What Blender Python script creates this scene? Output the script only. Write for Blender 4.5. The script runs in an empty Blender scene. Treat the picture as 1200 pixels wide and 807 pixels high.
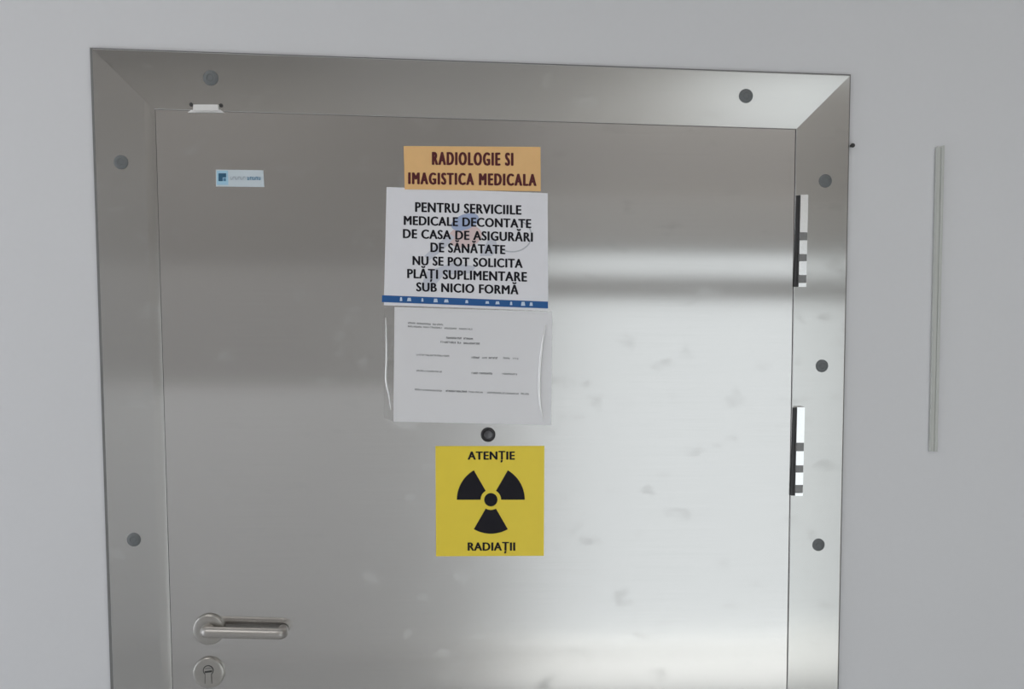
import bpy, bmesh, math, random
from mathutils import Vector, Matrix
random.seed(7)
C = bpy.context.scene.collection
PI = math.pi

# ------------------------------------------------------------------ camera
F_PX, CXP, CYP = 1100.0, 600.0, 403.5
YAW, PITCH, ROLL = math.radians(2.87), math.radians(3.86), math.radians(0.47)
CAM = Vector((0.0, -1.735, 1.66))
fw = Vector((math.sin(YAW)*math.cos(PITCH), math.cos(YAW)*math.cos(PITCH), -math.sin(PITCH)))
rt0 = fw.cross(Vector((0, 0, 1))).normalized()
up0 = rt0.cross(fw).normalized()
rt = rt0*math.cos(ROLL) + up0*math.sin(ROLL)
up = up0*math.cos(ROLL) - rt0*math.sin(ROLL)
cd = bpy.data.cameras.new('camera'); cam = bpy.data.objects.new('camera', cd); C.objects.link(cam)
m = Matrix((rt, up, -fw)).transposed().to_4x4(); m.translation = CAM
cam.matrix_world = m
cd.sensor_fit = 'HORIZONTAL'; cd.sensor_width = 36.0; cd.lens = F_PX/1200*36.0; cd.clip_start = 0.05
bpy.context.scene.camera = cam

def P(px, py, d=0.0):
    """point of the plane y = -d that stands at photo position (px, py) - measured off the photograph"""
    v = fw*F_PX + rt*(px-CXP) - up*(py-CYP)
    return CAM + v*((-d - CAM.y)/v.y)

# ------------------------------------------------------------------ view, world, lights
sc = bpy.context.scene
sc.view_settings.view_transform = 'Standard'; sc.view_settings.look = 'None'
sc.view_settings.exposure = 0.0; sc.view_settings.gamma = 1.0; sc.view_settings.use_curve_mapping = False
w = bpy.data.worlds.new('overcast_sky'); sc.world = w; w.use_nodes = True
bg = w.node_tree.nodes['Background']; bg.inputs[0].default_value = (0.955, 0.97, 0.99, 1); bg.inputs[1].default_value = 1.35

def area(name, loc, rot, sx, sy, power, col):
    l = bpy.data.lights.new(name, 'AREA'); l.shape = 'RECTANGLE'; l.size = sx; l.size_y = sy
    l.energy = power; l.color = col
    o = bpy.data.objects.new(name, l); C.objects.link(o); o.location = loc; o.rotation_euler = rot
    return o
RX0, RX1, RY1, RZ1 = -2.3, 2.7, -2.35, 3.0     # room: left, right, opposite wall, ceiling
area('ceiling_lamp', (-1.15, -1.45, RZ1-0.03), (0, 0, 0), 1.2, 0.6, 10.5, (1.0, 0.985, 0.96))  # unseen fill light added to lift the left of the room
area('ceiling_lamp', (1.3, -1.75, RZ1-0.03), (0, 0, 0), 1.2, 0.6, 7, (1.0, 0.97, 0.93))  # unseen fill light added mainly to brighten the opposite wall's reflection

area('side_window_daylight', (RX0+0.03, -0.75, 1.15), (0, -PI/2, 0), 1.9, 0.9, 10, (0.90, 0.95, 1.0))  # unseen fill added low at the left wall, which has no window
sl_ = bpy.data.lights.new('sun', 'SUN'); sl_.energy = 7.0; sl_.angle = math.radians(6); sl_.color = (1.0, 0.98, 0.95)
so = bpy.data.objects.new('sun', sl_); C.objects.link(so); so.rotation_euler = Vector((-0.05, 0.32, -1.0)).to_track_quat('-Z', 'Y').to_euler()

# ------------------------------------------------------------------ materials
def mat(name, col, rough=0.5, metal=0.0, spec=0.5):
    mt = bpy.data.materials.new(name); mt.use_nodes = True
    b = mt.node_tree.nodes['Principled BSDF']
    b.inputs['Base Color'].default_value = (*col, 1); b.inputs['Roughness'].default_value = rough
    b.inputs['Metallic'].default_value = metal; b.inputs['Specular IOR Level'].default_value = spec
    return mt
def srgb(r, g, b):
    f = lambda c: c/12.92 if c <= 0.04045 else ((c+0.055)/1.055)**2.4
    return (f(r/255), f(g/255), f(b/255))
def mottled(mt, scale, amount, bump=0.0, stretch=(1, 1, 1), rough_amp=0.0):
    """small procedural variation of colour, gloss and relief"""
    nt = mt.node_tree; b = nt.nodes['Principled BSDF']
    tc = nt.nodes.new('ShaderNodeTexCoord'); mp = nt.nodes.new('ShaderNodeMapping'); mp.inputs['Scale'].default_value = stretch
    nz = nt.nodes.new('ShaderNodeTexNoise'); nz.inputs['Scale'].default_value = scale; nz.inputs['Detail'].default_value = 5
    nt.links.new(tc.outputs['Object'], mp.inputs[0]); nt.links.new(mp.outputs[0], nz.inputs['Vector'])
    col = b.inputs['Base Color'].default_value[:]
    mx = nt.nodes.new('ShaderNodeMix'); mx.data_type = 'RGBA'
    mx.inputs[6].default_value = tuple(c*(1-amount) for c in col[:3])+(1,); mx.inputs[7].default_value = tuple(min(1, c*(1+amount)) for c in col[:3])+(1,)
    nt.links.new(nz.outputs['Fac'], mx.inputs[0]); nt.links.new(mx.outputs[2], b.inputs['Base Color'])
    if bump:
        bp = nt.nodes.new('ShaderNodeBump'); bp.inputs['Strength'].default_value = bump; bp.inputs['Distance'].default_value = 0.001
        nt.links.new(nz.outputs['Fac'], bp.inputs['Height']); nt.links.new(bp.outputs[0], b.inputs['Normal'])
    if rough_amp:
        r0 = b.inputs['Roughness'].default_value
        mr = nt.nodes.new('ShaderNodeMapRange'); mr.inputs['To Min'].default_value = r0-rough_amp; mr.inputs['To Max'].default_value = r0+rough_amp
        nt.links.new(nz.outputs['Fac'], mr.inputs['Value']); nt.links.new(mr.outputs[0], b.inputs['Roughness'])
    return mt

def brushed(name, col, rough, aniso, rot=0.0, grain=True):
    mt = mat(name, col, rough, 1.0); nt = mt.node_tree; b = nt.nodes['Principled BSDF']
    b.inputs['Anisotropic'].default_value = aniso; b.inputs['Anisotropic Rotation'].default_value = rot
    tg = nt.nodes.new('ShaderNodeTangent'); tg.direction_type = 'UV_MAP'; tg.uv_map = 'UVMap'
    nt.links.new(tg.outputs[0], b.inputs['Tangent'])
    tc = nt.nodes.new('ShaderNodeTexCoord')
    def noise(stretch, scale, detail=4):
        mp = nt.nodes.new('ShaderNodeMapping'); mp.inputs['Scale'].default_value = stretch
        nz = nt.nodes.new('ShaderNodeTexNoise'); nz.inputs['Scale'].default_value = scale; nz.inputs['Detail'].default_value = detail
        nt.links.new(tc.outputs['Object'], mp.inputs[0]); nt.links.new(mp.outputs[0], nz.inputs['Vector'])
        return nz
    g = noise((4, 1, 420), 1.0)                        # fine brushing lines along the sheet
    s = noise((1, 1, 1), 3.0, 3)                       # large soft variation of the finish
    st = noise((1, 1, 1.6), 15.0, 6)                   # small rubbed stains
    mr = nt.nodes.new('ShaderNodeMapRange'); mr.inputs['To Min'].default_value = rough-0.015; mr.inputs['To Max'].default_value = rough+0.015
    nt.links.new(s.outputs['Fac'], mr.inputs['Value'])
    sm = nt.nodes.new('ShaderNodeMapRange'); sm.inputs['From Min'].default_value = 0.60; sm.inputs['From Max'].default_value = 0.80
    sm.inputs['To Min'].default_value = 0.0; sm.inputs['To Max'].default_value = 0.11
    nt.links.new(st.outputs['Fac'], sm.inputs['Value'])
    ad = nt.nodes.new('ShaderNodeMath'); ad.operation = 'ADD'
    nt.links.new(mr.outputs[0], ad.inputs[0]); nt.links.new(sm.outputs[0], ad.inputs[1])
    nt.links.new(ad.outputs[0], b.inputs['Roughness'])
    mx = nt.nodes.new('ShaderNodeMix'); mx.data_type = 'RGBA'
    mx.inputs[6].default_value = tuple(c*0.965 for c in col)+(1,); mx.inputs[7].default_value = tuple(c*1.035 for c in col)+(1,)
    nt.links.new(g.outputs['Fac'], mx.inputs[0])
    mx2 = nt.nodes.new('ShaderNodeMix'); mx2.data_type = 'RGBA'; mx2.inputs[7].default_value = tuple(c*0.93 for c in col)+(1,)
    ms = nt.nodes.new('ShaderNodeMath'); ms.operation = 'MULTIPLY'; ms.inputs[1].default_value = 4.0
    nt.links.new(sm.outputs[0], ms.inputs[0]); nt.links.new(ms.outputs[0], mx2.inputs[0])
    nt.links.new(mx.outputs[2], mx2.inputs[6]); nt.links.new(mx2.outputs[2], b.inputs['Base Color'])
    return mt

M = {}
M['wall'] = mottled(mat('white_wall_paint', (0.75, 0.755, 0.78), 0.6, 0, 0.3), 90, 0.012, 0.06)
M['ceiling'] = mottled(mat('ceiling_paint', (0.8, 0.8, 0.79), 0.8), 40, 0.02)
M['floor'] = mottled(mat('floor_vinyl', (0.60, 0.60, 0.60), 0.35), 25, 0.08)
M['dado'] = mottled(mat('dado_paint', (0.86, 0.85, 0.84), 0.5), 30, 0.02)
M['upper'] = mottled(mat('upper_wall_paint', (0.68, 0.66, 0.64), 0.6), 30, 0.02)
M['midwall'] = mottled(mat('mid_taupe_paint', (0.53, 0.51, 0.49), 0.6), 30, 0.02)
M['taupe'] = mottled(mat('taupe_paint', (0.40, 0.38, 0.36), 0.6), 30, 0.02)
M['steel'] = brushed('brushed_steel', (0.66, 0.65, 0.64), 0.165, 0.98)
M['frame_steel'] = brushed('frame_steel', (0.64, 0.635, 0.62), 0.18, 0.95)
M['satin'] = mottled(mat('satin_steel', (0.50, 0.48, 0.46), 0.42, 1.0), 300, 0.03, 0, (1, 1, 1), 0.03)
M['rose'] = mottled(mat('dull_rose_steel', (0.50, 0.485, 0.46), 0.35, 1.0), 200, 0.03)
M['chrome'] = mottled(mat('chrome', (0.95, 0.95, 0.95), 0.25, 1.0), 60, 0.02)
M['hingedark'] = mottled(mat('dark_hinge_steel', (0.035, 0.035, 0.037), 0.4, 0.0), 120, 0.2)
M['ring'] = mottled(mat('grey_hinge_ring', (0.24, 0.24, 0.24), 0.4, 0.3), 200, 0.2)
M['screw'] = mottled(mat('grey_cap', srgb(112, 116, 118), 0.55, 0.0), 300, 0.12)
M['slot'] = mottled(mat('dark_slot', (0.05, 0.05, 0.05), 0.6), 200, 0.2)
M['black'] = mottled(mat('black_plastic', (0.028, 0.027, 0.03), 0.35), 200, 0.2)
M['lens'] = mottled(mat('viewer_lens', (0.10, 0.10, 0.11), 0.15, 0, 0.7), 400, 0.5)
M['paper'] = mottled(mat('white_paper', (0.88, 0.88, 0.93), 0.6), 60, 0.015)
M['sheet'] = mottled(mat('office_paper', (0.92, 0.92, 0.95), 0.6), 40, 0.015)
M['ink'] = mottled(mat('black_ink', (0.014, 0.013, 0.019), 0.6, 0, 0.2), 200, 0.1)
M['darkgrey'] = mottled(mat('dark_grey_print', (0.10, 0.10, 0.12), 0.6), 200, 0.1)
M['greyink'] = mottled(mat('grey_print', (0.27, 0.27, 0.29), 0.6), 200, 0.1)
M['maroon'] = mottled(mat('maroon_ink', (0.10, 0.008, 0.012), 0.6), 200, 0.1)
M['orange'] = mottled(mat('orange_laminate', (0.92, 0.57, 0.25), 0.5), 50, 0.05)
M['blue'] = mottled(mat('blue_print', (0.014, 0.11, 0.35), 0.5), 80, 0.05)
M['palewhite'] = mottled(mat('pale_blue_print', (0.62, 0.74, 0.9), 0.5), 80, 0.05)
M['yellow'] = mottled(mat('yellow_sign', (0.96, 0.75, 0.06), 0.45), 40, 0.03)
M['tintblue'] = mottled(mat('faint_blue_print', (0.42, 0.50, 0.72), 0.6), 80, 0.08)
M['tintpink'] = mottled(mat('faint_pink_print', (0.78, 0.62, 0.63), 0.6), 80, 0.05)
M['tintgrey'] = mottled(mat('faint_grey_print', (0.55, 0.57, 0.62), 0.6), 80, 0.05)
M['tintlilac'] = mottled(mat('faint_lilac_print', (0.66, 0.68, 0.77), 0.6), 80, 0.05)
M['sticker'] = mottled(mat('sticker_white', (0.66, 0.74, 0.80), 0.4), 60, 0.03)
M['stickerblue'] = mottled(mat('sticker_dark_blue', (0.03, 0.12, 0.22), 0.4), 60, 0.1)
M['stickermid'] = mottled(mat('sticker_mid_blue', (0.10, 0.26, 0.42), 0.4), 60, 0.1)
M['stickergrey'] = mottled(mat('sticker_grey', (0.36, 0.41, 0.47), 0.4), 60, 0.1)
M['stickerpale'] = mottled(mat('sticker_pale_blue', (0.42, 0.68, 0.86), 0.4), 60, 0.05)
M['plastic'] = mottled(mat('white_plastic', (0.86, 0.85, 0.84), 0.4), 60, 0.02)
M['strip'] = mottled(mat('greyish_plastic_strip', (0.62, 0.635, 0.61), 0.45), 60, 0.03)
M['stripdark'] = mottled(mat('strip_rib', (0.56, 0.575, 0.555), 0.45), 60, 0.03)
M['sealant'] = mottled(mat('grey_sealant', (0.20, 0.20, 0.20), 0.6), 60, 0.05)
M['seal'] = mottled(mat('black_rubber_seal', (0.03, 0.03, 0.03), 0.7), 60, 0.1)
M['alu'] = mottled(mat('white_window_frame', (0.7, 0.7, 0.7), 0.5), 60, 0.02)
M['blindbox'] = mottled(mat('white_blind_box', (0.82, 0.81, 0.79), 0.5), 60, 0.02)
M['transom'] = mottled(mat('grey_window_bar', (0.66, 0.65, 0.64), 0.5), 60, 0.02)
def film_mat(name, gloss, tint):
    mt = bpy.data.materials.new(name); mt.use_nodes = True; nt = mt.node_tree; nt.nodes.clear()
    o = nt.nodes.new('ShaderNodeOutputMaterial'); mx = nt.nodes.new('ShaderNodeMixShader')
    t = nt.nodes.new('ShaderNodeBsdfTransparent'); t.inputs[0].default_value = (*tint, 1)
    g = nt.nodes.new('ShaderNodeBsdfGlossy'); g.inputs['Roughness'].default_value = 0.25
    nz = nt.nodes.new('ShaderNodeTexNoise'); nz.inputs['Scale'].default_value = 20
    mr = nt.nodes.new('ShaderNodeMapRange'); mr.inputs['To Min'].default_value = gloss*0.8; mr.inputs['To Max'].default_value = gloss*1.2
    nt.links.new(nz.outputs['Fac'], mr.inputs['Value']); nt.links.new(mr.outputs[0], mx.inputs[0])
    nt.links.new(t.outputs[0], mx.inputs[1]); nt.links.new(g.outputs[0], mx.inputs[2]); nt.links.new(mx.outputs[0], o.inputs[0])
    return mt
M['film'] = film_mat('clear_sleeve_film', 0.03, (0.99, 0.99, 0.99))
M['glass'] = film_mat('window_glass', 0.05, (0.95, 0.97, 0.97))
M['fold'] = mottled(mat('shiny_plastic_fold', (0.97, 0.97, 0.97), 0.28, 0.7), 60, 0.02)  # near-white metal carries the sleeve's highlight in its colour

# ------------------------------------------------------------------ helpers
def obj(name, bm, m, parent=None, smooth=None):
    me = bpy.data.meshes.new(name)
    bmesh.ops.recalc_face_normals(bm, faces=bm.faces[:])
    uv = bm.loops.layers.uv.new('UVMap')
    for f in bm.faces:
        n = f.normal
        for l in f.loops:
            c = l.vert.co
            if abs(n.y) >= max(abs(n.x), abs(n.z))*0.8: l[uv].uv = (c.x, c.z)
            elif abs(n.x) > abs(n.z): l[uv].uv = (c.y, c.z)
            else: l[uv].uv = (c.x, c.y)
    bm.to_mesh(me); bm.free()
    me.materials.append(m)
    if smooth is not None:
        for p in me.polygons: p.use_smooth = True
        me.set_sharp_from_angle(angle=math.radians(smooth))
    o = bpy.data.objects.new(name, me); C.objects.link(o)
    if parent: o.parent = parent; o.matrix_parent_inverse = parent.matrix_world.inverted()
    return o
def tag(o, label=None, cat=None, group=None, kind=None):
    if label: o['label'] = label
    if cat: o['category'] = cat
    if group: o['group'] = group
    if kind: o['kind'] = kind
    return o
def thing(name, loc, label, cat, group=None, kind=None):
    o = bpy.data.objects.new(name, None); C.objects.link(o); o.location = loc; o.empty_display_size = 0.05
    o.matrix_world = Matrix.Translation(loc)
    return tag(o, label, cat, group, kind)
def BM(): return bmesh.new()
def prism(bm, front, depth):
    """solid of a front outline (world points) reaching `depth` back towards the wall (+y)"""
    a = [bm.verts.new(p) for p in front]; b = [bm.verts.new(p+Vector((0, depth, 0))) for p in front]
    bm.faces.new(a); bm.faces.new(b[::-1]); n = len(a)
    for i in range(n): bm.faces.new((a[i], b[i], b[(i+1) % n], a[(i+1) % n]))
def flat(bm, pts):
    bm.faces.new([bm.verts.new(p) for p in pts])
def box(bm, x0, x1, y0, y1, z0, z1):
    prism(bm, [Vector((x0, y0, z0)), Vector((x1, y0, z0)), Vector((x1, y0, z1)), Vector((x0, y0, z1))], y1-y0)
def bevel(bm, w, seg=2):
    bmesh.ops.bevel(bm, geom=[e for e in bm.edges if len(e.link_faces) == 2 and e.calc_face_angle(0) > 0.6], offset=w, segments=seg, affect='EDGES', profile=0.5)
def quad(px, d): return [P(x, y, d) for x, y in px]
def lathe(bm, c, prof, n=40):
    """turned shape about the y axis at c; prof = (radius, depth towards the room)"""
    rings = []
    for r, d in prof:
        if r < 1e-6: rings.append([bm.verts.new(c+Vector((0, -d, 0)))])
        else: rings.append([bm.verts.new(c+Vector((r*math.cos(2*PI*k/n), -d, r*math.sin(2*PI*k/n)))) for k in range(n)])
    for a, b in zip(rings, rings[1:]):
        for k in range(n):
            k2 = (k+1) % n
            if len(a) == 1 and len(b) == 1: continue
            if len(b) == 1: bm.faces.new((a[k], a[k2], b[0]))
            elif len(a) == 1: bm.faces.new((a[0], b[k2], b[k]))
            else: bm.faces.new((a[k], a[k2], b[k2], b[k]))
def tube(bm, pts, r, n=20, caps=True):
    T = [(pts[min(i+1, len(pts)-1)]-pts[max(i-1, 0)]).normalized() for i in range(len(pts))]
    nrm = T[0].orthogonal().normalized(); rings = []
    for i, p in enumerate(pts):
        nrm = (nrm - T[i]*nrm.dot(T[i])).normalized(); bn = T[i].cross(nrm)
        rr = r[i] if isinstance(r, (list, tuple)) else r
        rings.append([bm.verts.new(p+nrm*rr*math.cos(2*PI*k/n)+bn*rr*math.sin(2*PI*k/n)) for k in range(n)])
    for a, b in zip(rings, rings[1:]):
        for k in range(n): bm.faces.new((a[k], a[(k+1) % n], b[(k+1) % n], b[k]))
    if caps: bm.faces.new(rings[0]); bm.faces.new(rings[-1][::-1])
def round_path(pts, rad, n=8):
    out = [pts[0]]
    for a, b, c in zip(pts, pts[1:], pts[2:]):
        u = (a-b).normalized(); v = (c-b).normalized(); k = min(rad, (a-b).length*.48, (c-b).length*.48)
        p, q = b+u*k, b+v*k
        for i in range(n+1):
            t = i/n; out.append(p*(1-t)**2 + b*2*t*(1-t) + q*t*t)
    out.append(pts[-1]); return out
def lerp(a, b, t): return a+(b-a)*t

def text_mesh(s, bold=0.0, sp=1.0):
    cu = bpy.data.curves.new('t', 'FONT'); cu.body = s; cu.size = 1.0; cu.space_character = sp; cu.offset = bold; cu.resolution_u = 4; cu.fill_mode = 'FRONT'
    o = bpy.data.objects.new('t', cu); C.objects.link(o)
    dg = bpy.context.evaluated_depsgraph_get(); dg.update()
    me = bpy.data.meshes.new_from_object(o.evaluated_get(dg))
    C.objects.unlink(o); bpy.data.objects.remove(o); bpy.data.curves.remove(cu)
    return me
_cap = {}
def lettering(parent, m_, s, px, d, heavy=0.0, name='lettering', sp=1.1):
    bm = BM()
    for k, (ox, oy) in enumerate(((-1, 0), (-.5, -.35), (0, .35), (.5, -.35), (1, 0)) if heavy else ((0, 0),)):
        _line(bm, s, [(x+ox*heavy, y+oy*heavy) for x, y in px], d+.00001*k, 0, sp)
    return obj(name, bm, m_, parent)
def _line(bm, s, px, d, bold=0.0, sp=1.0):
    """one printed line; px = (baseline left, baseline right, cap right, cap left) measured on the photo"""
    if bold not in _cap:
        h = text_mesh('H', bold); ys = [v.co.y for v in h.vertices]; _cap[bold] = (min(ys), max(ys))
    y0, y1 = _cap[bold]
    me = text_mesh(s, bold, sp); xs = [v.co.x for v in me.vertices]; x0, x1 = min(xs), max(xs)
    bl, br, tr, tl = [Vector(p) for p in px]
    vs = []
    for v in me.vertices:
        u = (v.co.x-x0)/(x1-x0); t = (v.co.y-y0)/(y1-y0)
        q = lerp(lerp(bl, br, u), lerp(tl, tr, u), t)
        vs.append(bm.verts.new(P(q.x, q.y, d)))
    for p in me.polygons:
        try: bm.faces.new([vs[i] for i in p.vertices])
        except ValueError: pass
    bpy.data.meshes.remove(me)

# ------------------------------------------------------------------ the frame's outline on the wall
D_CAS, D_LEAF = 0.012, 0.0116
def to_floor(a, b): return lerp(a, b, a.z/(a.z-b.z))
oTL, oTR = P(106.5, 56, D_CAS), P(998, 87.5, D_CAS)
oBL, oBR = to_floor(oTL, P(131.5, 807, D_CAS)), to_floor(oTR, P(983.5, 807, D_CAS))
iTL, iTR = P(181, 128, D_CAS), P(933, 151.5, D_CAS)
iBL, iBR = to_floor(iTL, P(201.5, 807, D_CAS)), to_floor(iTR, P(922.5, 807, D_CAS))
W0 = lambda p: Vector((p.x, 0, p.z))

# ------------------------------------------------------------------ room shell
TH = 0.25
bm = BM()      # wall with the doorway cut through it
hTL, hTR, hBL, hBR = [W0(lerp(a, b, 0.5)) for a, b in ((oTL, iTL), (oTR, iTR), (oBL, iBL), (oBR, iBR))]
cs = [Vector((RX0, 0, 0)), Vector((RX0, 0, RZ1)), Vector((RX1, 0, RZ1)), Vector((RX1, 0, 0))]
ring_o = [cs[0], cs[1], cs[2], cs[3]]; ring_i = [hBL, hTL, hTR, hBR]
F = [bm.verts.new(p) for p in ring_o]; I = [bm.verts.new(p) for p in ring_i]
Fb = [bm.verts.new(p+Vector((0, TH, 0))) for p in ring_o]; Ib = [bm.verts.new(p+Vector((0, TH, 0))) for p in ring_i]
for k in range(3):
    bm.faces.new((F[k], F[k+1], I[k+1], I[k])); bm.faces.new((Fb[k+1], Fb[k], Ib[k], Ib[k+1])); bm.faces.new((I[k], I[k+1], Ib[k+1], Ib[k]))
    bm.faces.new((F[k+1], F[k], Fb[k], Fb[k+1]))
bm.faces.new((F[0], I[0], Ib[0], Fb[0])); bm.faces.new((I[3], F[3], Fb[3], Ib[3]))
tag(obj('wall_back', bm, M['wall']), 'plain white painted wall around the steel door', 'wall', kind='structure')
bm = BM(); box(bm, RX0-.2, RX1+.2, RY1-.2, TH, -.1, 0)
tag(obj('floor', bm, M['floor']), 'light grey vinyl floor in front of the steel door', 'floor', kind='structure')
bm = BM(); box(bm, RX0-.2, RX1+.2, RY1-.2, TH, RZ1, RZ1+.1)
tag(obj('ceiling', bm, M['ceiling']), 'white ceiling above the steel door', 'ceiling', kind='structure')
bm = BM(); box(bm, RX0-.2, RX0, RY1, 0, 0, RZ1)
tag(obj('wall_left', bm, M['wall']), 'white side wall to the left of the steel door', 'wall', kind='structure')
bm = BM(); box(bm, RX1, RX1+.2, RY1, 0, 0, RZ1)
tag(obj('wall_right', bm, M['taupe']), 'taupe side wall to the right of the steel door', 'wall', kind='structure')
# opposite wall, seen only as reflections in the steel: dark upper wall, pale dado, glazed opening
GX0, GX1, GZ1, DZ = 0.20, 2.35, 1.83, 1.20
HX0, HX1, HZ0, HZ1 = 1.05, 2.1, 2.56, 2.96
bm = BM()
box(bm, GX0-.01, GX0, RY1-.2, RY1, DZ, 1.72); box(bm, GX1, RX1, RY1-.2, RY1, DZ, RZ1); box(bm, GX0, GX1, RY1-.2, RY1, GZ1, HZ0); box(bm, GX0, HX0, RY1-.2, RY1, HZ0, RZ1); box(bm, HX1, GX1, RY1-.2, RY1, HZ0, RZ1); box(bm, HX0, HX1, RY1-.2, RY1, HZ1, RZ1)
fr = BM(); box(fr, RX0, GX0, RY1-.2, RY1, 1.72, 2.45); box(fr, RX0, -.5, RY1-.2, RY1, 2.45, RZ1); box(bm, -.5, GX0, RY1-.2, RY1, 2.45, RZ1)
mid = BM(); box(mid, RX0, GX0-.01, RY1-.2, RY1, DZ, 1.72)
tag(obj('trim_4', mid, M['midwall']), 'mid taupe band above the dado on the left half of the facing wall', 'wall band', kind='structure')  # tone put in to darken the middle of the left reflection
tag(obj('trim_3', fr, M['taupe']), 'darker taupe band above the left half of the facing wall', 'wall band', kind='structure')  # darker tone imitates weaker light high on this wall
tag(obj('wall_front', bm, M['upper']), 'taupe upper half of the wall facing the steel door', 'wall', kind='structure')
bm = BM()
box(bm, RX0, GX0, RY1-.2, RY1+.012, 0, DZ); box(bm, GX1, RX1, RY1-.2, RY1+.012, 0, DZ)
tag(obj('trim_2', bm, M['dado']), 'pale dado along the wall facing the steel door', 'dado', kind='structure')
win = thing('window_1', Vector(((GX0+GX1)/2, RY1, 0)), 'floor length glazed opening in the wall facing the door', 'window', kind='structure')
bm = BM()
for a, b in ((GX0, GX0+.05), (GX1-.05, GX1)): box(bm, a, b, RY1-.12, RY1-.04, 0, GZ1)
box(bm, GX0, GX1, RY1-.12, RY1-.04, 0, .015); box(bm, GX0, GX1, RY1-.12, RY1-.04, GZ1-.04, GZ1)
obj('window_frame', bm, M['alu'], win)
bm = BM(); box(bm, GX0-.06, GX1+.06, RY1, RY1+.05, GZ1-.01, GZ1+.20); bevel(bm, .01, 2); obj('blind_box', bm, M['blindbox'], win)  # unseen white board added to lighten the steel's upper right reflection
bm = BM(); box(bm, GX0+.05, GX1-.05, RY1-.12, RY1-.04, 1.586, 1.685); obj('transom_bar', bm, M['transom'], win)
bm = BM(); box(bm, GX0+.05, GX1-.05, RY1-.085, RY1-.075, .015, 1.586); obj('pane', bm, M['glass'], win)
bm = BM(); box(bm, GX0+.05, GX1-.05, RY1-.085, RY1-.075, 1.685, GZ1-.04); obj('pane', bm, M['glass'], win)

win = thing('window_2', Vector(((HX0+HX1)/2, RY1, HZ0)), 'narrow high window under the ceiling in the wall facing the door', 'window', kind='structure')  # bright opening added for the casing head to reflect
bm = BM(); box(bm, HX0, HX1, RY1-.1, RY1-.05, HZ0, HZ0+.015); box(bm, HX0, HX1, RY1-.1, RY1-.05, HZ1-.015, HZ1); obj('window_frame', bm, M['alu'], win)
bm = BM(); box(bm, HX0, HX1, RY1-.085, RY1-.075, HZ0+.015, HZ1-.015); obj('pane', bm, M['glass'], win)

# ------------------------------------------------------------------ steel door casing
cas = thing('trim_1', Vector(((oTL.x+oTR.x)/2, 0, 0)), 'wide mitred brushed steel casing with grey screw caps around the door', 'door frame', kind='structure')
def board(name, oa, ia, ob, ib, prof, smooth=None):
    """mitred board: profile (t across from outer to inner edge, depth) swept from end a to end b"""
    bm = BM(); rings = []
    for o, i in ((oa, ia), (ob, ib)):
        rings.append([bm.verts.new(Vector((lerp(o, i, t).x, -d, lerp(o, i, t).z))) for t, d in prof])
    n = len(prof)
    for k in range(n): bm.faces.new((rings[0][k], rings[0][(k+1) % n], rings[1][(k+1) % n], rings[1][k]))
    bm.faces.new(rings[0]); bm.faces.new(rings[1][::-1])
    return obj(name, bm, M['frame_steel'], cas, smooth=smooth)
e, D_OUT = 0.012, 0.0062                # the boards fall back slightly towards their outer edge
sharp = [(0, 0.0003), (0, D_OUT-.0006), (e, D_OUT), (1-e, D_CAS), (1, D_CAS-.001), (1, 0.0003)]
rolled = [(0, 0.0003), (0, D_OUT), (.80, lerp(D_OUT, D_CAS, .8)), (.82, lerp(D_OUT, D_CAS, .83))] + \
         [(.82+.18*k/8, lerp(D_OUT, D_CAS, .83)-.0028*(k/8)**2) for k in range(1, 9)] + [(1, 0.0003)]
g = 0.0001
board('left_board', oTL+Vector((0, 0, -g)), iTL+Vector((0, 0, -g)), oBL, iBL, rolled, 35)
board('head_board', oTL+Vector((g, 0, 0)), iTL+Vector((g, 0, 0)), oTR+Vector((-g, 0, 0)), iTR+Vector((-g, 0, 0)), sharp)
board('right_board', oTR+Vector((0, 0, -g)), iTR+Vector((0, 0, -g)), oBR, iBR, sharp)
MPP = 1/636.0
# grey joint painting the casing's edge shadow, and black strip painting the gap's shade
def ribbon(name, outer, inner, d, m_):
    for k in range(3):
        bm = BM(); prism(bm, [Vector((p.x, -d, p.z)) for p in (outer[k], outer[k+1], inner[k+1], inner[k])], d-.0002)
        obj(name, bm, M[m_], cas)
o4 = [oBL, oTL, oTR, oBR]; i4 = [iBL, iTL, iTR, iBR]
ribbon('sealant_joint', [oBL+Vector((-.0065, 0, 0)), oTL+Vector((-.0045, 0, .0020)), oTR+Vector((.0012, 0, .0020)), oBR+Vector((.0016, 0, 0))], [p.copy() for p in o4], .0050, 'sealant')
ribbon('door_seal', [lerp(a, b, .0) for a, b in zip(i4, o4)], [i4[0]+Vector((.004, 0, 0)), i4[1]+Vector((.004, 0, -.004)), i4[2]+Vector((-.004, 0, -.004)), i4[3]+Vector((-.004, 0, 0))], .0090, 'seal')
for x, y, r in ((247, 91.5, 8.6), (142, 190, 8), (157, 632, 8), (874, 112.5, 8.2), (967, 212, 7.8), (963, 428.5, 7.6), (959, 638, 7.6)):
    c = P(x, y, D_CAS-.0034); R = r*MPP
    bm = BM(); lathe(bm, c, [(R, 0.0002), (R, .0012), (R*.93, .0022), (R*.6, .0030), (R*.5, .0031), (R*.46, .0024), (R*.40, .0024), (R*.36, .0030), (0, .0032)], 32)
    s = obj('screw_cap', bm, M['screw'], cas, smooth=40)
    s['label'] = 'round dark grey screw cap'

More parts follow.
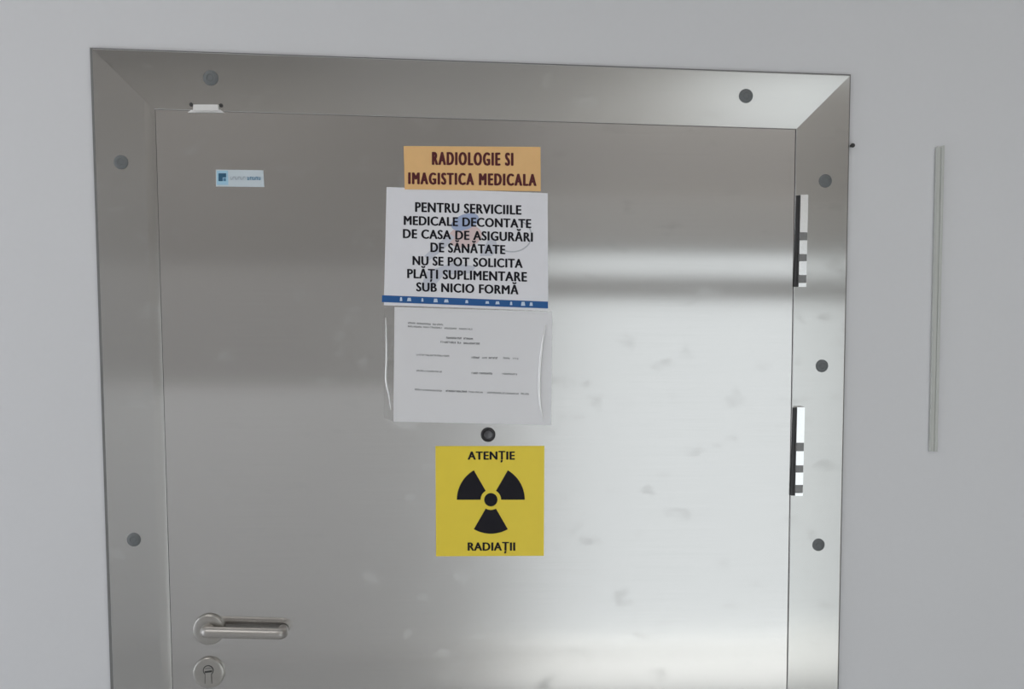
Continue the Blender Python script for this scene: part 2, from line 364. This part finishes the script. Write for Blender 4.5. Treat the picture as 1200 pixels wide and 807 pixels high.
# ------------------------------------------------------------------ steel door leaf
door = thing('door_1', Vector(((iTL.x+iTR.x)/2, 0, 0)), 'wide brushed steel lead lined door with notices and lever handle', 'door', kind='structure')
gx, gz = 0.0016, 0.0006
lf = [Vector((p.x+dx, -D_LEAF, p.z+dz)) for p, dx, dz in ((iBL, -.001, .006), (iBR, -gx, .006), (iTR, -gx, -gz), (iTL, -.001, -gz))]
lf[0].x += .0030; lf[3].x += .0025
bm = BM(); prism(bm, lf, 0.0025); 
obj('leaf', bm, M['steel'], door, smooth=35)
# hinges
def hinge(px0, px1, ptop, pbot, segs, rings_):
    """px0/px1: left edge of barrel at top/bottom; segs: bright knuckles (y0,y1); rings_: dark collars"""
    def xl(y): return lerp(px0, px1, (y-ptop)/(pbot-ptop))
    h = thing('hinge', P(xl(pbot)+4, pbot, D_LEAF), None, None); h.parent = door; h.matrix_parent_inverse = door.matrix_world.inverted()
    h['label'] = 'chrome knuckle hinge'
    bm = BM(); prism(bm, quad([(xl(pbot)-5.5, pbot-.5), (xl(pbot)+1, pbot-.5), (xl(ptop)+1, ptop+1), (xl(ptop)-5, ptop+1)], D_CAS+.004), .0042); bevel(bm, .0006, 1)
    obj('hinge_plate', bm, M['hingedark'], h)
    for kind, L in (('hinge_knuckle', segs), ('hinge_collar', rings_)):
        for y0, y1 in L:
            wdt = 8.8 if kind == 'hinge_knuckle' else 8.6
            dd = D_CAS+.010 if kind == 'hinge_knuckle' else D_CAS+.0095
            bm = BM(); prism(bm, quad([(xl(y1)-.2, y1), (xl(y1)+wdt, y1), (xl(y0)+wdt, y0), (xl(y0)-.2, y0)], dd), .0095); bevel(bm, .0018, 3)
            obj(kind, bm, M['chrome'] if kind == 'hinge_knuckle' else M['ring'], h, smooth=50)
hinge(938.5, 936, 228, 336.5, [(228, 272), (281.5, 297.5), (306, 322), (331.5, 336)], [(272.3, 281.2), (297.8, 305.7), (322.3, 331.2)])
hinge(934.5, 932, 477, 581, [(477, 518.5), (528.5, 545), (553.5, 568), (577.5, 581)], [(518.8, 528.2), (545.3, 553.2), (568.3, 577.2)])
# lever handle
cr = P(245.5, 736.5, D_LEAF)
hd = thing('door_handle', cr, None, None); hd.parent = door; hd.matrix_parent_inverse = door.matrix_world.inverted()
bm = BM(); R = 18.3*MPP
lathe(bm, cr, [(R, .0002), (R, .005), (R*.97, .0068), (R*.92, .0078), (R*.52, .0085), (R*.46, .0085), (R*.40, .012), (0, .012)], 48)
obj('rose', bm, M['rose'], hd, smooth=35)
DG = D_LEAF+.027
pth = round_path([P(245.5, 736.6, D_LEAF+.009), P(239, 740.4, DG), P(331.5, 742.6, DG), P(331.5, 737.5, D_LEAF+.004)], .016, 12)
bm = BM(); tube(bm, pth, 6.3*MPP, 24)
obj('lever', bm, M['satin'], hd, smooth=50)
# key escutcheon
ce = P(245.5, 787, D_LEAF)
es = thing('lock_escutcheon', ce, None, None); es.parent = door; es.matrix_parent_inverse = door.matrix_world.inverted()
bm = BM(); R = 18.3*MPP
lathe(bm, ce, [(R, .0002), (R, .0045), (R*.97, .0065), (R*.93, .0072), (R*.80, .0078), (0, .0078)], 48)
obj('escutcheon_plate', bm, M['rose'], es, smooth=35)
bm = BM(); c = ce+Vector((0, -.0080, 0)); u = MPP
def euro(k): return [c+Vector((k*5.6*u*math.cos(a), 0, 4*u+k*5.6*u*math.sin(a))) for a in [math.radians(-50+q_*280/28) for q_ in range(29)]] + [c+Vector((-3.9*u*k, 0, -11*u-.9*u*k)), c+Vector((3.9*u*k, 0, -11*u-.9*u*k))]
bm = BM(); prism(bm, euro(1.12), .0004); obj('cylinder_recess', bm, M['slot'], es)
bm = BM(); prism(bm, [p+Vector((0, -.0006, 0)) for p in euro(.93)], .0008); obj('lock_cylinder', bm, M['rose'], es)
bm = BM(); prism(bm, [c+Vector((dx*u, -.0010, dz*u)) for dx, dz in ((-4.2, 1.0), (4.4, 2.0), (4.4, 4.2), (-4.2, 3.2))], .0006); obj('key_slot', bm, M['slot'], es)
bm = BM(); prism(bm, [c+Vector((dx*u, -.0010, dz*u)) for dx, dz in ((-3.6, 5.8), (3.8, 6.2), (3.8, 7.0), (-3.6, 6.8))], .0006); obj('key_slot', bm, M['ring'], es)
# door viewer between the notices
cv = P(572, 509, D_LEAF)
pv = thing('door_viewer', cv, None, None); pv.parent = door; pv.matrix_parent_inverse = door.matrix_world.inverted()
bm = BM(); R = 8.6*MPP
lathe(bm, cv, [(R, .0002), (R, .002), (R*.9, .0035), (R*.72, .004), (R*.62, .003), (R*.60, .0005)], 40); obj('viewer_ring', bm, M['black'], pv, smooth=40)
bm = BM(); lathe(bm, cv, [(R*.60, .0006), (R*.58, .0022), (R*.35, .0032), (0, .0036)], 32); obj('viewer_lens', bm, M['lens'], pv, smooth=60)

# ------------------------------------------------------------------ notices
def ctr(pts):
    c = Vector((0, 0, 0))
    for p in pts: c += p
    return c/len(pts)
D1 = D_LEAF+.0012       # first layer of paper
D2 = D1+.0010           # orange strip overlaps the white sheet
# white notice
q = [(449.8, 357.5), (642.5, 363.5), (641.8, 226.3), (453, 219)]
pts = quad(q, D1)
nt_ = thing('paper_notice', ctr(pts), 'white sheet notice with black capital lettering about medical services above the blank form', 'notice')
bm = BM(); prism(bm, pts, .0010); obj('sheet', bm, M['paper'], nt_)
T = lambda s, x0, x1, lt, lb, r_t, rb: lettering(nt_, M['ink'], s, [(x0, lb), (x1, rb), (x1, r_t), (x0, lt)], D1+.0004, .6)
T('PENTRU SERVICIILE', 487, 610.5, 237, 248, 240.7, 251.3)
T('MEDICALE DECONTATE', 473.7, 622, 253, 263.2, 257, 267)
T('DE CASA DE ASIGURĂRI', 472.7, 623.9, 268.5, 278.7, 272.7, 283)
T('DE SĂNĂTATE', 505, 591.6, 284.3, 295, 287.4, 297.5)
T('NU SE POT SOLICITA', 484, 612, 300, 310.2, 303.7, 313.7)
T('PLĂȚI SUPLIMENTARE', 477.7, 617, 315.2, 325.5, 319, 329.7)
T('SUB NICIO FORMĂ', 488.3, 607, 331, 341, 334.7, 344.7)
# faint printed emblem under the text
def blob(bm, px, d): flat(bm, quad(px, d))
def ell(cx, cy, a, b, rot=0, n=28):
    return [(cx+a*math.cos(t)*math.cos(rot)-b*math.sin(t)*math.sin(rot), cy+a*math.cos(t)*math.sin(rot)+b*math.sin(t)*math.cos(rot)) for t in [2*PI*k/n for k in range(n)]]
def stroke(bm, pl, w_, d):
    for (x0, y0), (x1, y1) in zip(pl, pl[1:]):
        L = math.hypot(x1-x0, y1-y0); nx, ny = -(y1-y0)/L*w_/2, (x1-x0)/L*w_/2
        flat(bm, quad([(x0+nx, y0+ny), (x1+nx, y1+ny), (x1-nx, y1-ny), (x0-nx, y0-ny)], d))
bm = BM(); blob(bm, ell(545, 260, 17, 9, -.35), D1+.00010); obj('emblem_cap', bm, M['tintblue'], nt_)
bm = BM(); blob(bm, ell(545, 277, 20, 13, -.2), D1+.00006); obj('emblem_face', bm, M['tintpink'], nt_)
bm = BM()
stroke(bm, [(600+23*math.cos(t), 276+19*math.sin(t)) for t in [math.radians(-70+k*10) for k in range(20)]], 1.5, D1+.00010)
obj('emblem_arc', bm, M['tintgrey'], nt_)
bm = BM()
blob(bm, [(497, 300), (512, 286), (528, 274), (533, 278), (520, 292), (503, 305)], D1+.00008)
blob(bm, [(562, 300), (572, 281), (580, 278), (584, 292), (576, 300)], D1+.00008)
blob(bm, [(492, 340), (500, 318), (530, 308), (558, 312), (552, 320), (520, 322), (503, 342)], D1+.00004)
obj('emblem_shape', bm, M['tintlilac'], nt_)
bm = BM(); prism(bm, quad([(447.5, 353.8), (642.2, 361.3), (642.2, 353.3), (447.8, 345.8)], D1+.0005), .0004); bst = obj('blue_band', bm, M['blue'], nt_)
bst['label'] = 'blue band with small white symbols'
for x, w_, h_ in ((470, 3, 4.5), (479.5, 5, 4), (495, 2.6, 4), (510.5, 5, 4.2), (523, 5.4, 3.6), (547, 3.6, 3.6), (571, 4.6, 3), (583, 5, 3.4), (599, 2.8, 4), (613, 5, 4.6), (622.5, 3.8, 4)):
    y = 349.8+(x-447.5)*.0385-.3
    bm = BM(); blob(bm, [(x-w_/2, y+h_/2), (x+w_/2, y+h_/2), (x+w_*.35, y-h_/2), (x-w_*.35, y-h_/2)], D1+.0008); obj('band_symbol', bm, M['palewhite'], bst)
# orange strip sign
q = [(474.3, 221.7), (633.7, 224), (633.4, 172), (473, 171)]
pts = quad(q, D2)
og = thing('ward_sign', ctr(pts), 'orange strip sign with maroon block letters above the white notice', 'sign')
bm = BM(); prism(bm, pts, .0009); bevel(bm, .0002, 1); obj('plate', bm, M['orange'], og)
lettering(og, M['maroon'], 'RADIOLOGIE SI', [(507, 192.8), (600.8, 193.9), (600.8, 179.3), (507, 178.2)], D2+.0004, .95, sp=1.3)
lettering(og, M['maroon'], 'IMAGISTICA MEDICALA', [(479.2, 215.4), (627.8, 217.6), (627.8, 204.2), (479.2, 202.2)], D2+.0004, .95, sp=1.3)
# plastic sleeve with a typed sheet
pts = quad([(461, 493.8), (645.8, 498), (647.3, 365.5), (462.3, 359.5)], D1+.0004)
sl = thing('document_sleeve', ctr(pts), 'clear plastic sleeve holding a white typed sheet above the yellow sign', 'document sleeve')
bm = BM(); prism(bm, pts, .0006); obj('typed_sheet', bm, M['sheet'], sl)
def word(bm, x0, x1, y0, y1, h=2.0):
    """small type: a run of letter shaped strokes, too small to read"""
    n = max(2, int((x1-x0)/1.55)); stp = (x1-x0)/n
    for k in range(n):
        x = x0+k*stp; y = lerp(y0, y1, k/n); wd = stp*.78; t = random.random()
        a = random.uniform(.85, 1.0)*h
        blob(bm, [(x, y+h/2), (x+wd*.32, y+h/2), (x+wd*.32, y+h/2-a), (x, y+h/2-a)], D1+.0007)
        if t < .75: blob(bm, [(x+wd*.65, y+h/2), (x+wd, y+h/2), (x+wd, y+h/2-a), (x+wd*.65, y+h/2-a)], D1+.0007)
        yy = random.choice((-.5, 0, .5))*h*.75
        blob(bm, [(x+wd*.3, y+yy+.28), (x+wd*.8, y+yy+.28), (x+wd*.8, y+yy-.28), (x+wd*.3, y+yy-.28)], D1+.0007)
bm = BM()
for a in ((478, 487, 378, 378.5), (488.5, 505, 378.8, 379.8), (507, 520, 379.8, 380.2), (478, 494.5, 382.2, 383), (496, 518.5, 383, 384), (520.8, 536, 384.3, 384.9), (538, 553.8, 385, 385.6),
          (488, 526.7, 415.4, 417), (565, 571, 419, 419.2), (588.7, 606.3, 437.6, 438.4), (589.7, 597.7, 419.2, 419.6), (601, 607.7, 419.8, 420.2),
          (488, 518, 434, 435.5), (486, 518, 456.2, 457.8), (549, 566, 458.8, 459.6), (571, 608, 459.7, 461.2), (610.6, 620, 461.1, 461.5)):
    bm = BM(); word(bm, *a); obj('small_type', bm, M['greyink'], sl)
bm = BM()
for a in ((523, 541, 395.6, 396.2), (543.3, 554.5, 396.4, 396.8), (516.3, 534.3, 400.6, 401.2), (536, 541, 401.4, 401.6), (543.3, 562.4, 401.8, 402.6),
          (552.7, 562.7, 418.7, 419), (572.7, 583.7, 419.1, 419.3), (552.7, 560, 436.9, 437.1), (561.3, 577, 437.1, 437.6), (522.5, 547.5, 457.7, 458.7)):
    bm = BM(); word(bm, *a, h=2.3); obj('heading_type', bm, M['darkgrey'], sl)
film = [(449.5, 490), (461, 494.5), (646.5, 498.8), (648.2, 364.8), (450, 357.8)]
bm = BM(); prism(bm, quad(film, D1+.0016), .0003); obj('sleeve_film', bm, M['film'], sl)
def crease(name, pl, r):
    n = len(pl)
    pp = []
    for i in range(n-1):
        a, b, c, d_ = [Vector(pl[max(0, min(n-1, i+k))]) for k in (-1, 0, 1, 2)]
        for s_ in range(6):
            t = s_/6; pp.append(0.5*((2*b)+(-a+c)*t+(2*a-5*b+4*c-d_)*t*t+(-a+3*b-3*c+d_)*t**3))
    pp.append(Vector(pl[-1]))
    w3 = [P(p.x, p.y, D1+.0018) for p in pp]
    rr = [r*MPP*max(.25, math.sin(PI*(i+.4)/(len(w3)-.2))**.6) for i in range(len(w3))]
    bm = BM(); tube(bm, w3, rr, 8); obj(name, bm, M['fold'], sl, smooth=60)
crease('sleeve_fold', [(639.2, 381), (636, 400), (633.2, 425), (632, 455), (633.4, 475), (637, 492)], 1.9)  # film fold drawn as a bright ridge for its highlight
crease('sleeve_fold', [(452, 372), (452.6, 395), (452.8, 420), (452.2, 445), (455.5, 462), (458, 480)], 1.1)
# yellow radiation sign
q = [(511, 651.6), (637.3, 651), (638, 522.4), (510.3, 522.6)]
pts = quad(q, D1)
ys = thing('radiation_sign', ctr(pts), 'square yellow radiation warning sign with black trefoil on the door', 'warning sign')
bm = BM(); prism(bm, pts, .0011); bevel(bm, .0003, 1); obj('plate', bm, M['yellow'], ys)
lettering(ys, M['ink'], 'ATENȚIE', [(548.6, 538.2), (602.8, 538.2), (602.8, 529), (548.6, 529)], D1+.0004, .6)
lettering(ys, M['ink'], 'RADIAȚII', [(548.6, 644.8), (603.2, 644.8), (603.2, 635.6), (548.6, 635.6)], D1+.0004, .6)
tf = (575.2, 585.3)
bm = BM(); blob(bm, ell(tf[0], tf[1], 7.8, 7.8), D1+.0004); obj('trefoil_hub', bm, M['ink'], ys)
for a0 in (0, 120, 240):
    bm = BM(); N = 20
    # blades: upper right, upper left, bottom
    px = [(tf[0]+39.8*math.cos(math.radians(a0+60*k/N)), tf[1]-39.8*math.sin(math.radians(a0+60*k/N))) for k in range(N+1)]
    px += [(tf[0]+12*math.cos(math.radians(a0+60-60*k/N)), tf[1]-12*math.sin(math.radians(a0+60-60*k/N))) for k in range(N+1)]
    blob(bm, px, D1+.0004); obj('trefoil_blade', bm, M['ink'], ys)
# small maker's sticker
q = [(253, 218.4), (309.6, 219), (308.5, 199.4), (252.8, 198.7)]
pts = quad(q, D1)
sk = thing('small_sticker', ctr(pts), 'small pale sticker with dark blue square mark near the top left of the door', 'sticker')
bm = BM(); prism(bm, pts, .0011); obj('backing', bm, M['sticker'], sk)
bm = BM(); blob(bm, [(254, 216.5), (267.5, 216.8), (267, 200), (254, 200)], D1+.0002); obj('pale_tint', bm, M['stickerpale'], sk)
bm = BM()
blob(bm, [(256, 212.2), (261, 212.2), (261, 207.8), (265, 207.8), (265, 203), (256, 203)], D1+.0004); obj('square_mark', bm, M['stickerblue'], sk)
bm = BM(); blob(bm, [(261.6, 212.2), (264.8, 212.2), (264.8, 208.6), (261.6, 208.6)], D1+.0004); obj('mark_corner', bm, M['stickermid'], sk)
def letters(bm, x0, x1, y, h, wstroke, d):
    n = int((x1-x0)/3.0); stp = (x1-x0)/n
    for k in range(n):
        x = x0+k*stp; wd = stp*.8
        blob(bm, [(x, y+h/2), (x+wstroke, y+h/2), (x+wstroke, y-h/2), (x, y-h/2)], d)
        blob(bm, [(x+wd-wstroke, y+h/2), (x+wd, y+h/2), (x+wd, y-h/2+.4), (x+wd-wstroke, y-h/2+.4)], d)
        yy = y+(-h/2+.3 if k % 2 else h/2-.3)
        blob(bm, [(x, yy+.35), (x+wd, yy+.35), (x+wd, yy-.35), (x, yy-.35)], d)
bm = BM(); letters(bm, 270, 288, 208.6, 3.4, .45, D1+.0004); obj('grey_type', bm, M['stickergrey'], sk)
bm = BM(); letters(bm, 289.6, 306, 208.9, 3.8, .9, D1+.0004); obj('blue_type', bm, M['stickermid'], sk)

# ------------------------------------------------------------------ small fittings
c = P(241, 127, D_CAS)
sn = thing('door_contact', c, 'small white plastic contact fixed under a screw cap on the head of the frame', 'door sensor')
bm = BM(); prism(bm, quad([(220, 131.6), (262.4, 131.6), (258.5, 128.6), (224, 128.6)], D_CAS+.004), .0038); bevel(bm, .0005, 2); obj('base', bm, M['plastic'], sn, smooth=50)
bm = BM(); prism(bm, quad([(226, 129.4), (255.6, 129.4), (255.2, 122.4), (226.4, 122.4)], D_CAS+.009), .0088); bevel(bm, .0008, 2); obj('body', bm, M['plastic'], sn, smooth=50)
for x, y in ((224, 122.4), (259, 123.4)):
    bm = BM(); lathe(bm, P(x, y, D_CAS), [(2.1*MPP, .0002), (2.1*MPP, .001), (1.4*MPP, .0018), (0, .002)], 16); obj('fixing_screw', bm, M['slot'], sn, smooth=50)
bm = BM(); cc = P(998.6, 170.5, .006)
lathe(bm, Vector((cc.x, 0, cc.z)), [(1.6*MPP, .0002), (1.6*MPP, .008), (2.6*MPP, .0085), (2.5*MPP, .010), (1.6*MPP, .0112), (0, .0116)], 20)
tag(obj('screw', bm, M['slot'], smooth=45), 'tiny dark screw head in the wall touching the right edge of the frame', 'screw')
st = thing('plastic_strip', P(1094, 529, 0), 'thin vertical grey plastic strip stuck on the white wall right of the frame', 'strip')
bm = BM(); prism(bm, quad([(1089, 528.5), (1098.6, 529), (1107, 170), (1097, 173)], .003), .0028); bevel(bm, .0005, 2); obj('channel', bm, M['strip'], st, smooth=50)
for x0, x1, t0, t1 in ((1089.2, 1091.6, 1097.2, 1099.4), (1095.2, 1098.4, 1103.6, 1106.8)):
    bm = BM(); prism(bm, quad([(x0, 528.4), (x1, 528.6), (t1, 171), (t0, 172.5)], .0055), .0027); bevel(bm, .0006, 2); obj('rib', bm, M['stripdark'], st, smooth=50)
